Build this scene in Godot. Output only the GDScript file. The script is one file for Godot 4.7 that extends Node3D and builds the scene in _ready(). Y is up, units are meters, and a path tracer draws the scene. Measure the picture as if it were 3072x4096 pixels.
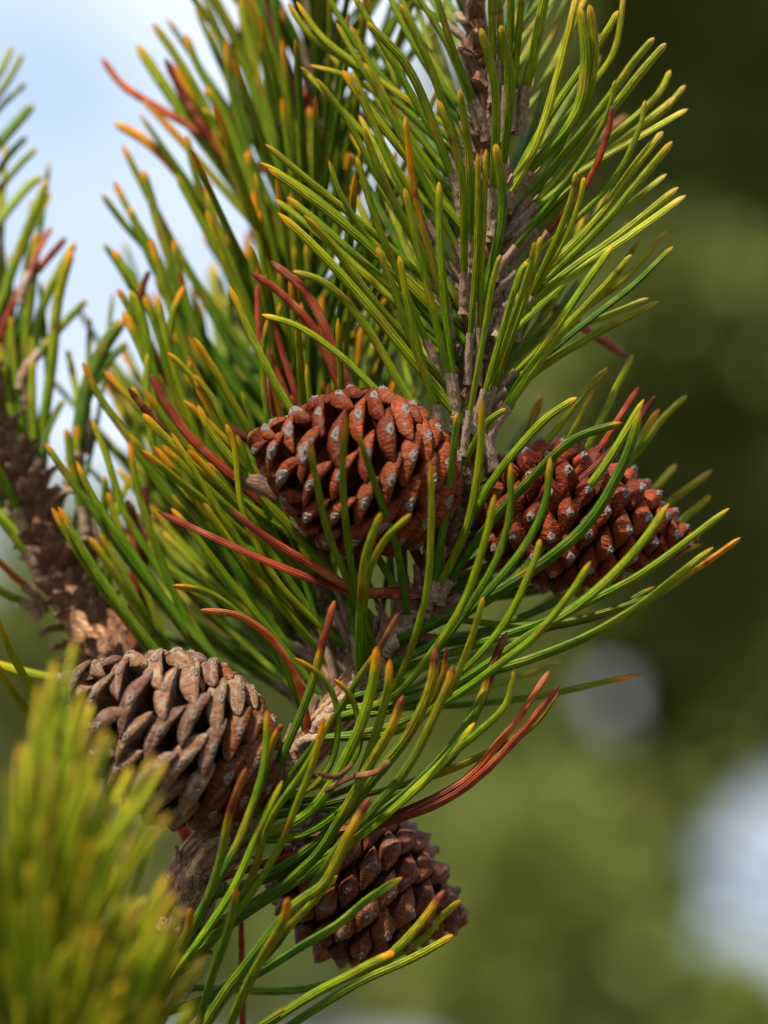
extends Node3D
# A close-up of a pine branch with cones, in front of blurred trees and sky.
# Positions are written in photograph pixels (3072 x 4096) plus millimetres towards the camera (dz) from the plane of focus, 0.6 m away.

const FOCUS := 0.6
const PX := 0.052 / 600.0           # tangent per photograph pixel
const EYE := Vector3(0, 1.6, 0)
const PITCH := 12.0

var cam_basis := Basis(Vector3.RIGHT, deg_to_rad(PITCH))
var rng := RandomNumberGenerator.new()
var noise := FastNoiseLite.new()
var taken := {}
var mats := {}

# ---------------------------------------------------------------- helpers

func at(px: float, py: float, dz: float) -> Vector3:
	var d := FOCUS - dz * 0.001
	return EYE + cam_basis * Vector3((px - 1536.0) * PX * d, (2048.0 - py) * PX * d, -d)

func far_at(px: float, py: float, depth: float) -> Vector3:
	return EYE + cam_basis * Vector3((px - 1536.0) * PX * depth, (2048.0 - py) * PX * depth, -depth)

func numbered(called: String) -> String:
	if not taken.has(called):
		taken[called] = 0
		return called
	taken[called] += 1
	return "%s_%03d" % [called, taken[called]]

func thing(called: String, label: String, category: String, where: Vector3, group := "") -> Node3D:
	var o := Node3D.new()
	o.name = numbered(called)
	add_child(o)
	o.position = where
	o.set_meta("label", label)
	o.set_meta("category", category)
	if group: o.set_meta("group", group)
	return o

func part(called: String, mesh: Mesh, m: Material, parent: Node3D, where := Vector3.ZERO) -> MeshInstance3D:
	var o := MeshInstance3D.new()
	o.name = called
	o.mesh = mesh
	o.material_override = m
	parent.add_child(o, true)
	o.position = where
	return o

func srgb(r: float, g: float, b: float, k := 1.0) -> Color:
	var c := Color(r / 255.0, g / 255.0, b / 255.0).srgb_to_linear()
	return Color(c.r * k, c.g * k, c.b * k)

func catmull(p: Array, t: float) -> Vector3:
	var n := p.size() - 1
	var f: float = clampf(t, 0, 1) * n
	var i: int = mini(int(f), n - 1)
	var u := f - i
	var p1: Vector3 = p[i]
	var p2: Vector3 = p[i + 1]
	var p0: Vector3 = p[i - 1] if i > 0 else p1 * 2.0 - p2
	var p3: Vector3 = p[i + 2] if i + 2 <= n else p2 * 2.0 - p1
	return 0.5 * ((2.0 * p1) + (p2 - p0) * u + (2.0 * p0 - 5.0 * p1 + 4.0 * p2 - p3) * u * u + (3.0 * p1 - p0 - 3.0 * p2 + p3) * u * u * u)

func mesh_of(v: PackedVector3Array, uv: PackedVector2Array, col: PackedColorArray, idx: PackedInt32Array) -> ArrayMesh:
	# smooth normals from the faces (front faces clockwise)
	var nm := PackedVector3Array()
	nm.resize(v.size())
	for k in range(0, idx.size(), 3):
		var a := idx[k]; var b := idx[k + 1]; var c := idx[k + 2]
		var n := (v[c] - v[a]).cross(v[b] - v[a])
		nm[a] += n; nm[b] += n; nm[c] += n
	for k in nm.size():
		nm[k] = nm[k].normalized() if nm[k].length_squared() > 0.0 else Vector3.UP
	var arr := []
	arr.resize(Mesh.ARRAY_MAX)
	arr[Mesh.ARRAY_VERTEX] = v
	arr[Mesh.ARRAY_NORMAL] = nm
	if uv.size(): arr[Mesh.ARRAY_TEX_UV] = uv
	if col.size(): arr[Mesh.ARRAY_COLOR] = col
	arr[Mesh.ARRAY_INDEX] = idx
	var m := ArrayMesh.new()
	m.add_surface_from_arrays(Mesh.PRIMITIVE_TRIANGLES, arr)
	return m

func ramp(stops: Array, t: float) -> Color:
	for k in range(1, stops.size()):
		if t <= stops[k][0]:
			var a = stops[k - 1]
			var b = stops[k]
			return (a[1] as Color).lerp(b[1], clampf((t - a[0]) / maxf(b[0] - a[0], 0.0001), 0, 1))
	return stops[-1][1]

# ---------------------------------------------------------------- textures and materials

func image_from(w: int, h: int, f: Callable) -> ImageTexture:
	var im := Image.create(w, h, true, Image.FORMAT_RGB8)
	for y in h:
		for x in w:
			im.set_pixel(x, y, f.call(float(x) / w, float(y) / h))
	im.generate_mipmaps()
	return ImageTexture.create_from_image(im)

func make_materials() -> void:
	var nz := FastNoiseLite.new()
	nz.seed = 5
	nz.noise_type = FastNoiseLite.TYPE_SIMPLEX_SMOOTH
	nz.frequency = 1.0
	nz.fractal_octaves = 4
	# needle: fine lines that run along it, soft blotches, pale pores
	var lines := func(u: float, v: float) -> Color:
		var a := u * TAU
		var l := 0.5 + 0.5 * cos(u * TAU * 10.0 + nz.get_noise_2d(v * 3.0, 4.0) * 2.0)
		var blot := nz.get_noise_3d(cos(a) * 0.9, sin(a) * 0.9, v * 9.0)
		var fine := nz.get_noise_3d(cos(a) * 6.0, sin(a) * 6.0, v * 60.0 + 30.0)
		var k := 0.80 + 0.13 * l + 0.22 * blot + 0.14 * fine
		return Color(clampf(k + 0.05 * blot, 0, 1), clampf(k, 0, 1), clampf(k - 0.05 * blot, 0, 1))
	var groove := func(u: float, v: float) -> Color:
		var l := 0.5 + 0.5 * cos(u * TAU * 10.0 + nz.get_noise_2d(v * 3.0, 4.0) * 2.0)
		return Color(l, l, l)
	var m := StandardMaterial3D.new()
	m.vertex_color_use_as_albedo = true
	m.albedo_texture = image_from(256, 256, lines)
	m.roughness = 0.5
	m.metallic_specular = 0.28
	m.heightmap_enabled = true
	m.heightmap_texture = image_from(256, 64, groove)
	m.heightmap_scale = 0.008
	mats.needle = m
	# a dry papery surface for sheaths and bracts
	m = StandardMaterial3D.new()
	m.vertex_color_use_as_albedo = true
	m.roughness = 0.85
	m.albedo_texture = image_from(128, 128, func(u, v):
		var k: float = 0.72 + 0.5 * nz.get_noise_3d(cos(u * TAU) * 3.0, sin(u * TAU) * 3.0, v * 14.0)
		return Color(clampf(k, 0, 1), clampf(k * 0.97, 0, 1), clampf(k * 0.95, 0, 1)))
	mats.paper = m
	# bark
	var nb := FastNoiseLite.new()
	nb.seed = 9
	nb.noise_type = FastNoiseLite.TYPE_CELLULAR
	nb.cellular_return_type = FastNoiseLite.RETURN_DISTANCE2_SUB
	nb.frequency = 1.0
	nb.fractal_type = FastNoiseLite.FRACTAL_NONE
	var bark := func(u: float, v: float) -> Color:
		var a := u * TAU
		var c := nb.get_noise_3d(cos(a) * 2.2, sin(a) * 2.2, v * 7.0) * 0.5 + 0.5
		var n := nz.get_noise_3d(cos(a) * 2.5, sin(a) * 2.5, v * 10.0)
		var f := nz.get_noise_3d(cos(a) * 12.0, sin(a) * 12.0, v * 50.0)
		var base := Color(0.78, 0.66, 0.53).lerp(Color(0.47, 0.33, 0.25), clampf(0.5 - n * 1.5, 0, 1))
		base = base.lerp(Color(0.60, 0.58, 0.42), clampf(f * 1.6 - 0.25 + n * 0.6, 0, 0.7))
		base = base.lerp(Color(0.20, 0.12, 0.09), clampf(0.55 - c * 2.2 - f * 0.6, 0, 0.85))
		return base
	var bark_height := func(u: float, v: float) -> Color:
		var a := u * TAU
		var c := nb.get_noise_3d(cos(a) * 2.2, sin(a) * 2.2, v * 7.0) * 0.5 + 0.5
		var f := nz.get_noise_3d(cos(a) * 12.0, sin(a) * 12.0, v * 50.0)
		var k := clampf(0.3 + c + f * 0.5, 0, 1)
		return Color(k, k, k)
	m = StandardMaterial3D.new()
	m.vertex_color_use_as_albedo = true
	m.albedo_texture = image_from(256, 512, bark)
	m.heightmap_enabled = true
	m.heightmap_texture = image_from(256, 512, bark_height)
	m.heightmap_scale = 0.09
	m.roughness = 0.9
	mats.bark = m
	# foliage of the trees behind
	m = StandardMaterial3D.new()
	m.vertex_color_use_as_albedo = true
	m.roughness = 0.6
	m.backlight_enabled = true
	m.backlight = Color(0.5, 0.5, 0.5)
	m.cull_mode = BaseMaterial3D.CULL_DISABLED
	mats.leaf = m
	m = StandardMaterial3D.new()
	m.albedo_color = Color(0.27, 0.2, 0.15)
	m.roughness = 0.9
	mats.wood = m
	# cone scales, three kinds; streaks run from the middle of the scale to its rim
	var kinds := {
		"fresh": [Color(0.53, 0.25, 0.125), Color(0.33, 0.13, 0.07), Color(0.47, 0.35, 0.28), 0.10],
		"grey": [Color(0.48, 0.36, 0.28), Color(0.37, 0.215, 0.135), Color(0.56, 0.50, 0.44), 0.62],
		"brown": [Color(0.47, 0.27, 0.155), Color(0.34, 0.165, 0.09), Color(0.51, 0.42, 0.34), 0.32],
		"red": [Color(0.53, 0.225, 0.10), Color(0.34, 0.12, 0.06), Color(0.48, 0.36, 0.29), 0.06],
		"dull": [Color(0.49, 0.275, 0.19), Color(0.35, 0.18, 0.125), Color(0.52, 0.42, 0.36), 0.26]}
	var streak_height := image_from(256, 256, func(u, v):
		var k: float = 0.5 + 0.55 * nz.get_noise_2d(u * 16.0, v * 3.0 + 20.0) + 0.25 * nz.get_noise_2d(u * 45.0, v * 14.0 + 50.0)
		return Color(clampf(k, 0, 1), clampf(k, 0, 1), clampf(k, 0, 1)))
	for key in kinds:
		var c: Array = kinds[key]
		var tex := image_from(256, 256, func(u, v):
			var s: float = nz.get_noise_2d(u * 18.0, v * 3.0)
			var b: float = nz.get_noise_2d(u * 3.5 + 40.0, v * 4.5)
			var sp: float = nz.get_noise_2d(u * 30.0 + 90.0, v * 30.0)
			var col: Color = (c[0] as Color).lerp(c[1], clampf(0.42 + s * 0.9 + b * 0.5, 0, 1))
			col = col.lerp(c[2], clampf(b * 2.2 - 0.55 + c[3] * 1.3 + s * 0.35, 0, 0.85) * smoothstep(0.0, 0.5, c[3] + 0.35))
			col = col.lerp(Color(0.13, 0.07, 0.05), clampf(sp * 4.0 - 1.75, 0, 0.8))
			return col)
		for k in 4:
			m = StandardMaterial3D.new()
			m.albedo_texture = tex
			var t: float = [0.92, 0.78, 0.85, 0.7][k]
			m.albedo_color = Color(t, t * [1.0, 0.97, 1.02, 0.95][k], t)
			m.uv1_offset = Vector3(k * 0.27, k * 0.41, 0)
			m.roughness = 0.5 if key != "grey" else 0.62
			m.metallic_specular = 0.22
			m.heightmap_enabled = true
			m.heightmap_texture = streak_height
			m.heightmap_scale = 0.035
			mats["%s_%d" % [key, k]] = m
	for u in [["umbo_pale", Color(0.42, 0.395, 0.39)], ["umbo_tan", Color(0.43, 0.37, 0.32)], ["umbo_dull", Color(0.38, 0.28, 0.24)]]:
		m = StandardMaterial3D.new()
		m.albedo_texture = image_from(128, 128, func(x, y):
			var n: float = nz.get_noise_2d(x * 5.0 + 7.0, y * 5.0)
			var f: float = nz.get_noise_2d(x * 25.0 + 7.0, y * 25.0)
			var col: Color = (u[1] as Color).lerp(Color(0.27, 0.18, 0.15), clampf(0.2 + n * 2.0 + f * 1.0, 0, 0.85))
			return col)
		m.roughness = 0.75
		m.heightmap_enabled = true
		m.heightmap_texture = streak_height
		m.heightmap_scale = 0.03
		mats[u[0]] = m
	m = StandardMaterial3D.new()
	m.albedo_color = Color(0.36, 0.2, 0.13)
	m.roughness = 0.9
	mats.core = m

# ---------------------------------------------------------------- needles

var KINDS := {}

func make_kinds() -> void:
	var k := 0.68
	KINDS = {
		"g": [[0.0, srgb(89, 131, 13, k)], [0.35, srgb(108, 141, 14, k)], [0.75, srgb(130, 153, 19, k)], [0.93, srgb(155, 164, 26, k)], [0.965, srgb(205, 172, 33, k)], [1.0, srgb(222, 168, 31, k)]],
		"l": [[0.0, srgb(114, 151, 20, k)], [0.4, srgb(138, 162, 25, k)], [0.9, srgb(163, 172, 33, k)], [0.97, srgb(205, 178, 70, k)], [1.0, srgb(215, 170, 70, k)]],
		"w": [[0.0, srgb(100, 156, 24, k)], [0.4, srgb(136, 182, 30, k)], [0.8, srgb(174, 200, 40, k)], [0.95, srgb(206, 204, 48, k)], [1.0, srgb(226, 186, 48, k)]],
		"d": [[0.0, srgb(67, 108, 18, k)], [0.4, srgb(75, 114, 19, k)], [0.85, srgb(93, 126, 21, k)], [0.945, srgb(124, 139, 24, k)], [0.975, srgb(206, 162, 27, k)], [1.0, srgb(226, 158, 24, k)]],
		"y": [[0.0, srgb(99, 135, 19, k)], [0.35, srgb(128, 149, 20, k)], [0.84, srgb(161, 164, 24, k)], [0.93, srgb(206, 164, 25, k)], [1.0, srgb(238, 160, 22, k)]],
		"o": [[0.0, srgb(79, 120, 19, k)], [0.45, srgb(99, 133, 16, k)], [0.86, srgb(130, 147, 20, k)], [0.92, srgb(218, 160, 24, k)], [0.97, srgb(238, 150, 21, k)], [1.0, srgb(190, 100, 34, k)]],
		"a": [[0.0, srgb(112, 141, 20, k)], [0.3, srgb(150, 148, 21, k)], [0.52, srgb(208, 150, 22, k)], [0.56, srgb(212, 150, 22, k)], [0.575, srgb(150, 60, 26, k)], [0.6, srgb(214, 146, 22, k)], [0.9, srgb(228, 160, 28, k)], [1.0, srgb(232, 180, 80, k)]],
		"r": [[0.0, srgb(120, 48, 30, k)], [0.3, srgb(166, 66, 42, k)], [0.7, srgb(184, 78, 52, k)], [0.95, srgb(160, 62, 50, k)], [1.0, srgb(120, 50, 46, k)]],
		"k": [[0.0, srgb(110, 40, 30, k)], [0.4, srgb(136, 52, 40, k)], [0.85, srgb(120, 46, 42, k)], [1.0, srgb(84, 36, 38, k)]],
		"n": [[0.0, srgb(132, 60, 34, k)], [0.3, srgb(196, 92, 44, k)], [0.6, srgb(206, 100, 52, k)], [0.85, srgb(200, 112, 66, k)], [1.0, srgb(206, 120, 70, k)]],
		"c": [[0.0, srgb(96, 66, 48, k)], [0.5, srgb(126, 88, 62, k)], [1.0, srgb(150, 92, 62, k)]],
		"t": [[0.0, srgb(170, 128, 84, k)], [0.5, srgb(206, 158, 104, k)], [1.0, srgb(214, 160, 96, k)]],
		"b": [[0.0, srgb(75, 110, 20, k)], [0.4, srgb(106, 126, 21, k)], [0.72, srgb(152, 138, 24, k)], [0.86, srgb(206, 146, 22, k)], [0.88, srgb(176, 92, 34, k)], [0.895, srgb(112, 42, 36, k)], [0.96, srgb(146, 66, 52, k)], [1.0, srgb(170, 88, 56, k)]],
		"h": [[0.0, srgb(75, 112, 20, k)], [0.5, srgb(93, 126, 21, k)], [0.64, srgb(150, 134, 24, k)], [0.68, srgb(198, 140, 25, k)], [0.70, srgb(116, 46, 38, k)], [0.85, srgb(150, 76, 52, k)], [0.97, srgb(186, 104, 60, k)], [1.0, srgb(200, 110, 60, k)]],
		"e": [[0.0, srgb(79, 116, 20, k)], [0.38, srgb(106, 131, 21, k)], [0.47, srgb(214, 166, 28, k)], [0.49, srgb(120, 36, 34, k)], [0.7, srgb(110, 36, 36, k)], [0.9, srgb(134, 74, 56, k)], [1.0, srgb(170, 120, 104, k)]]}

func needle_mesh(pts: Array, width: float, kind: String, segs := 22, sides := 9, thin := 0.66) -> ArrayMesh:
	# pts: base to tip, in the needle's own space. A half-round section that tapers to a blunt tip.
	var stops: Array = KINDS[kind]
	var v := PackedVector3Array(); var uv := PackedVector2Array(); var col := PackedColorArray(); var idx := PackedInt32Array()
	var length := 0.0
	for k in pts.size() - 1: length += (pts[k + 1] - pts[k]).length()
	var roll := rng.randf_range(-0.7, 0.7)
	var tint := 1.0 + rng.randf_range(-0.16, 0.14)
	var warm := rng.randf_range(-0.07, 0.1)
	var spots := []
	if kind in ["g", "l", "y", "o", "b", "d"] and rng.randf() < 0.55:
		for k in rng.randi_range(1, 3): spots.append([rng.randf_range(0.12, 0.85), rng.randf_range(0.008, 0.022), rng.randf_range(0.25, 0.9)])
	var patch_at := rng.randf_range(0.1, 0.7) if rng.randf() < 0.4 and kind in ["g", "l", "o"] else -1.0
	var up := cam_basis.z
	var tip_len := minf(0.06, width * 3.6 / length)
	var v_start := rng.randf() * 7.0
	var dead := kind in ["r", "k", "n", "t", "c"]
	var tip_short := rng.randf_range(0.5, 1.25) if kind in ["g", "l", "d", "o", "y", "w"] else 1.0
	var rows := []
	for s in segs + 5:
		rows.append((1.0 - tip_len) * s / float(segs) if s <= segs else 1.0 - tip_len * [0.62, 0.32, 0.1, 0.0][s - segs - 1])
	for r in rows.size():
		var t: float = rows[r]
		var shrink := 1.0 + (0.16 * noise.get_noise_2d(t * length * 6000.0, v_start * 500.0) if dead else 0.0)
		var p := catmull(pts, t)
		var d := (catmull(pts, minf(t + 0.01, 1.0)) - catmull(pts, maxf(t - 0.01, 0.0))).normalized()
		var side := d.cross(up).normalized()
		var out := side.cross(d).normalized()
		var c := cos(roll); var sn := sin(roll)
		var a := side * c + out * sn
		var b := out * c - side * sn
		var w := width * 0.49 * shrink * (0.86 + 0.14 * smoothstep(0.0, 0.15, t)) * (1.0 - 0.16 * smoothstep(0.6, 1.0, t))
		if t > 1.0 - tip_len:
			var q := (t - (1.0 - tip_len)) / tip_len
			w *= pow(maxf(1.0 - pow(q, 1.7), 0.0), 0.65) * 0.98 + 0.005
		var cc := ramp(stops, 1.0 - (1.0 - t) * maxf(length / 0.045, 0.8) * tip_short)
		var mott := noise.get_noise_2d(t * length * 9000.0, v_start * 900.0)
		if dead:
			cc = cc.lerp(srgb(196, 140, 92, 0.6), clampf(mott * 1.3 - 0.12, 0, 0.6)).lerp(srgb(74, 34, 26, 0.6), clampf(-mott * 1.5 - 0.1, 0, 0.7))
		else: cc = cc.lerp(srgb(176, 168, 44, 0.62), clampf(mott * 0.9 - 0.1, 0, 0.3))
		cc = Color(cc.r * tint * (1 + warm), cc.g * tint, cc.b * tint * (1 - warm))
		if patch_at > 0.0:
			cc = cc.lerp(srgb(196, 160, 40, 0.62), 0.55 * exp(-pow((t - patch_at) / 0.06, 2.0)))
		for q in spots:
			cc = cc.lerp(srgb(150, 78, 30, 0.6), q[2] * clampf(1.3 - absf(t - q[0]) / q[1], 0, 1))
		for k in sides + 1:
			var g := TAU * k / sides
			var x := cos(g); var y := sin(g)
			var yy := y * (thin if y > 0 else 0.3)
			v.append(p + (a * x + b * yy) * w)
			uv.append(Vector2(float(k) / sides, t * length * 24.0 + v_start))
			col.append(cc)
	for r in rows.size() - 1:
		for k in sides:
			var i := r * (sides + 1) + k
			idx.append_array([i, i + sides + 1, i + 1, i + 1, i + sides + 1, i + sides + 2])
	return mesh_of(v, uv, col, idx)

func sheath_mesh(pts: Array, r0: float, r1: float, pale: float) -> ArrayMesh:
	var v := PackedVector3Array(); var uv := PackedVector2Array(); var col := PackedColorArray(); var idx := PackedInt32Array()
	var up := cam_basis.z
	var sides := 9
	var segs := 9
	for s in segs + 1:
		var t := s / float(segs)
		var p := catmull(pts, t)
		var d := (catmull(pts, minf(t + 0.02, 1.0)) - catmull(pts, maxf(t - 0.02, 0.0))).normalized()
		var a := d.cross(up).normalized()
		var b := a.cross(d).normalized()
		var w := lerpf(r0, r1, t)
		for k in sides + 1:
			var g := TAU * (k % sides) / sides
			var ww := w * (1.0 + 0.16 * noise.get_noise_3d(p.x * 900.0 + cos(g) * 4.0, p.y * 900.0, sin(g) * 4.0) + (0.13 if s % 3 == 0 else 0.0) + 0.22 * noise.get_noise_2d(t * 60.0 + p.x * 5000.0, g * 8.0))
			var rag := d * w * (noise.get_noise_2d(g * 40.0, p.x * 8000.0) * 2.4 if s == segs else 0.0)
			v.append(p + (a * cos(g) + b * sin(g)) * ww + rag)
			uv.append(Vector2(float(k) / sides, t * 0.8))
			var c := srgb(190, 166, 144, 0.8).lerp(srgb(142, 88, 58, 0.75), clampf(0.75 - pale - t * 0.35 + noise.get_noise_2d(p.y * 3000.0, g) * 0.6, 0, 1))
			col.append(c)
	for s in segs:
		for k in sides:
			var i := s * (sides + 1) + k
			idx.append_array([i, i + sides + 1, i + 1, i + 1, i + sides + 1, i + sides + 2])
	return mesh_of(v, uv, col, idx)

func joined(flat: Array, stems: Array) -> Array:
	# a needle whose lower end was hidden in the photograph goes on, as it points, to the stem it grows from
	var n := flat.size()
	var b := Vector2(flat[n - 2], flat[n - 1])
	var d := (b - Vector2(flat[n - 4], flat[n - 3])).normalized()
	var best := Vector2.ZERO
	var least := 1e9
	for stem in stems:
		for k in stem.size() - 1:
			for q in 6:
				var f := q / 6.0
				var c := Vector2(lerpf(stem[k][0], stem[k + 1][0], f), lerpf(stem[k][1], stem[k + 1][1], f))
				var away := c - b
				if away.length() < lerpf(stem[k][2], stem[k + 1][2], f) * 0.6: return flat
				var cost := away.length() * 0.0012 + absf(d.angle_to(away))
				if cost < least:
					least = cost
					best = c
	if (best - b).length() > 900.0: best = b + (best - b).normalized() * 900.0
	var out := flat.duplicate()
	var half := (best - b) * 0.5 + (d * (best - b).length() - (best - b)) * 0.18 + b
	out.append_array([half.x, half.y, best.x, best.y])
	return out

func lay_needle(parent: Node3D, kind: String, width_px: float, z_tip: float, z_base: float, flat: Array, ox := 0.0, oy := 0.0, sheath := 0.0) -> void:
	# flat: x, y of the tip, then of points on the way down to the base
	var n := flat.size() / 2
	var total := 0.0
	var run := [0.0]
	for k in range(1, n):
		total += Vector2(flat[k * 2] - flat[k * 2 - 2], flat[k * 2 + 1] - flat[k * 2 - 1]).length()
		run.append(total)
	var world := []
	for k in range(n - 1, -1, -1):
		var f: float = 1.0 - run[k] / total
		world.append(at(ox + flat[k * 2], oy + flat[k * 2 + 1], lerpf(z_base, z_tip, f)))
	needle_from(parent, kind, width_px * PX * (FOCUS - (z_base + z_tip) * 0.0005), world, sheath)

func needle_from(parent: Node3D, kind: String, width: float, world: Array, sheath := 0.0) -> void:
	var base: Vector3 = world[0]
	var own := []
	for p in world: own.append(p - base)
	var o := part("needle", needle_mesh(own, width, kind), mats.needle, parent, base - parent.position)
	if sheath > 0.0:
		var d := catmull(own, 0.06).normalized()
		var back := (-d * 0.8 - cam_basis.y * 0.45 - cam_basis.z * 0.12).normalized()
		sheath *= rng.randf_range(0.6, 1.05)
		var q := [back * sheath - d * sheath * 0.25, -d * sheath * 0.55 + back * sheath * 0.1, d * 0.0008]
		part("sheath", sheath_mesh(q, width * 0.66, width * 0.56, rng.randf_range(0.15, 0.55)), mats.paper, o)

# ---------------------------------------------------------------- stems

func stem_points(list: Array) -> Array:
	var out := []
	for q in list: out.append(at(q[0], q[1], q[3]))
	return out

func stem_radius(list: Array, t: float) -> float:
	var f := t * (list.size() - 1)
	var i := mini(int(f), list.size() - 2)
	var w: float = lerpf(list[i][2], list[i + 1][2], f - i)
	var z: float = lerpf(list[i][3], list[i + 1][3], f - i)
	return w * 0.5 * PX * (FOCUS - z * 0.001)

func stem_mesh(list: Array, origin: Vector3, rough: float, tone: Color, tone_end: Color, segs := 120) -> ArrayMesh:
	var pts := stem_points(list)
	var v := PackedVector3Array(); var uv := PackedVector2Array(); var col := PackedColorArray(); var idx := PackedInt32Array()
	var sides := 28
	var along := 0.0
	var last: Vector3 = pts[0]
	for s in segs + 1:
		var t := s / float(segs)
		var p := catmull(pts, t)
		along += (p - last).length()
		last = p
		var d := (catmull(pts, minf(t + 0.01, 1.0)) - catmull(pts, maxf(t - 0.01, 0.0))).normalized()
		var a := d.cross(cam_basis.z).normalized()
		var b := a.cross(d).normalized()
		var r := stem_radius(list, t)
		for k in sides + 1:
			var g := TAU * (k % sides) / sides
			var dir := a * cos(g) + b * sin(g)
			var q := p + dir * r
			var n := noise.get_noise_3d(q.x * 260.0, q.y * 150.0, q.z * 260.0) + 0.5 * noise.get_noise_3d(q.x * 800.0, q.y * 600.0, q.z * 800.0)
			v.append(p + dir * r * (1.0 + rough * n) - origin)
			uv.append(Vector2(float(k) / sides, along * 14.0))
			col.append(tone.lerp(tone_end, t))
	for s in segs:
		for k in sides:
			var i := s * (sides + 1) + k
			idx.append_array([i, i + sides + 1, i + 1, i + 1, i + sides + 1, i + sides + 2])
	return mesh_of(v, uv, col, idx)

var flakes := []

func make_flakes() -> void:
	# small dry bracts and bark flakes: a curved plate with an uneven rim; length along y, face along z
	for n in 6:
		var v := PackedVector3Array(); var uv := PackedVector2Array(); var col := PackedColorArray(); var idx := PackedInt32Array()
		for layer in 2:
			for y in 5:
				for x in 4:
					var fy := y / 4.0
					var fx := x / 3.0 * 2.0 - 1.0
					var w := 0.5 * (1.0 - pow(fy, 2.2 + n * 0.3) * 0.85) * (1.0 + rng.randf_range(-0.15, 0.15))
					v.append(Vector3(fx * w, fy + rng.randf_range(-0.06, 0.06), 0.25 * fy * fy * (1.0 + n * 0.3) - 0.18 * fx * fx - layer * 0.1))
					uv.append(Vector2(fx * 0.2 + n * 0.3, fy * 0.3))
					col.append(srgb(132, 84, 58, 0.8).lerp(srgb(186, 158, 136, 0.8), clampf(fy * 0.6 + rng.randf_range(-0.3, 0.3), 0, 1)))
		for layer in 2:
			for y in 4:
				for x in 3:
					var i := layer * 20 + y * 4 + x
					if layer == 0: idx.append_array([i, i + 4, i + 1, i + 1, i + 4, i + 5])
					else: idx.append_array([i, i + 1, i + 4, i + 1, i + 5, i + 4])
		flakes.append(mesh_of(v, uv, col, idx))

func scatter_flakes(parent: Node3D, list: Array, t0: float, t1: float, count: int, size: float, called: String, out_lean := 0.55) -> void:
	var pts := stem_points(list)
	for n in count:
		var t := rng.randf_range(t0, t1)
		var p := catmull(pts, t)
		var d := (catmull(pts, minf(t + 0.01, 1.0)) - catmull(pts, maxf(t - 0.01, 0.0))).normalized()
		var a := d.cross(cam_basis.z).normalized()
		var b := a.cross(d).normalized()
		var g := rng.randf_range(-0.15, PI + 0.15)
		var dir := a * cos(g) + b * sin(g)
		var y := (d + dir * rng.randf_range(0.15, out_lean) + a * rng.randf_range(-0.3, 0.3)).normalized()
		var x := y.cross(dir).normalized()
		var z := x.cross(y).normalized()
		var k := size * rng.randf_range(0.6, 1.35)
		var o := part(called, flakes[n % flakes.size()], mats.paper, parent)
		o.transform = Transform3D(Basis(x * k * 0.75, y * k, z * k * 0.7), p + dir * stem_radius(list, t) * 0.93 - parent.position)

# ---------------------------------------------------------------- cones

# section of a cone scale from its lower side over the outer face to its upper side: y towards the cone's tip, z outwards
const PLATE := [[-0.04, -3.4], [-0.08, -1.9], [-0.14, -0.95], [-0.32, -0.30], [-0.45, -0.08], [-0.46, 0.02], [-0.38, 0.13], [-0.18, 0.17], [0.05, 0.11], [0.30, -0.03], [0.50, -0.22], [0.53, -0.33], [0.36, -0.62], [0.12, -1.5], [0.04, -3.4]]
const KNOB := [[-0.06, -3.4], [-0.12, -1.8], [-0.26, -0.80], [-0.46, -0.36], [-0.50, -0.24], [-0.38, -0.08], [-0.18, 0.10], [-0.06, 0.15], [0.10, 0.12], [0.28, -0.02], [0.47, -0.24], [0.50, -0.38], [0.30, -0.85], [0.12, -1.8], [0.06, -3.4]]

func scale_point(x: float, row: float, keel: float, skew: float) -> Vector3:
	var knob := keel > 1.2
	var prof: Array = KNOB if knob else PLATE
	var i := mini(int(row), prof.size() - 2)
	var f := row - i
	var y: float = lerpf(prof[i][0], prof[i + 1][0], f)
	var z: float = lerpf(prof[i][1], prof[i + 1][1], f)
	var ax := absf(x)
	var k := pow(maxf(1.0 - pow(ax, 2.0), 0.0), 0.62) if y > 0 else pow(maxf(1.0 - pow(ax, 2.4), 0.0), 0.7)
	if knob: k = maxf(1.0 - pow(ax, 1.5), 0.0)
	var slim := lerpf(1.0, 0.5, clampf(-z / 3.0, 0, 1))
	if z > -0.3: z = -0.3 + (z + 0.3) * (1.0 - (0.75 * ax if knob else 0.55 * ax * ax)) * keel
	return Vector3((x + skew * y * 0.4) * slim, y * (k * 0.94 + 0.06) + 0.12 * skew * x - (0.05 if knob else 0.26) * x * x, z - 0.30 * x * x)

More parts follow.
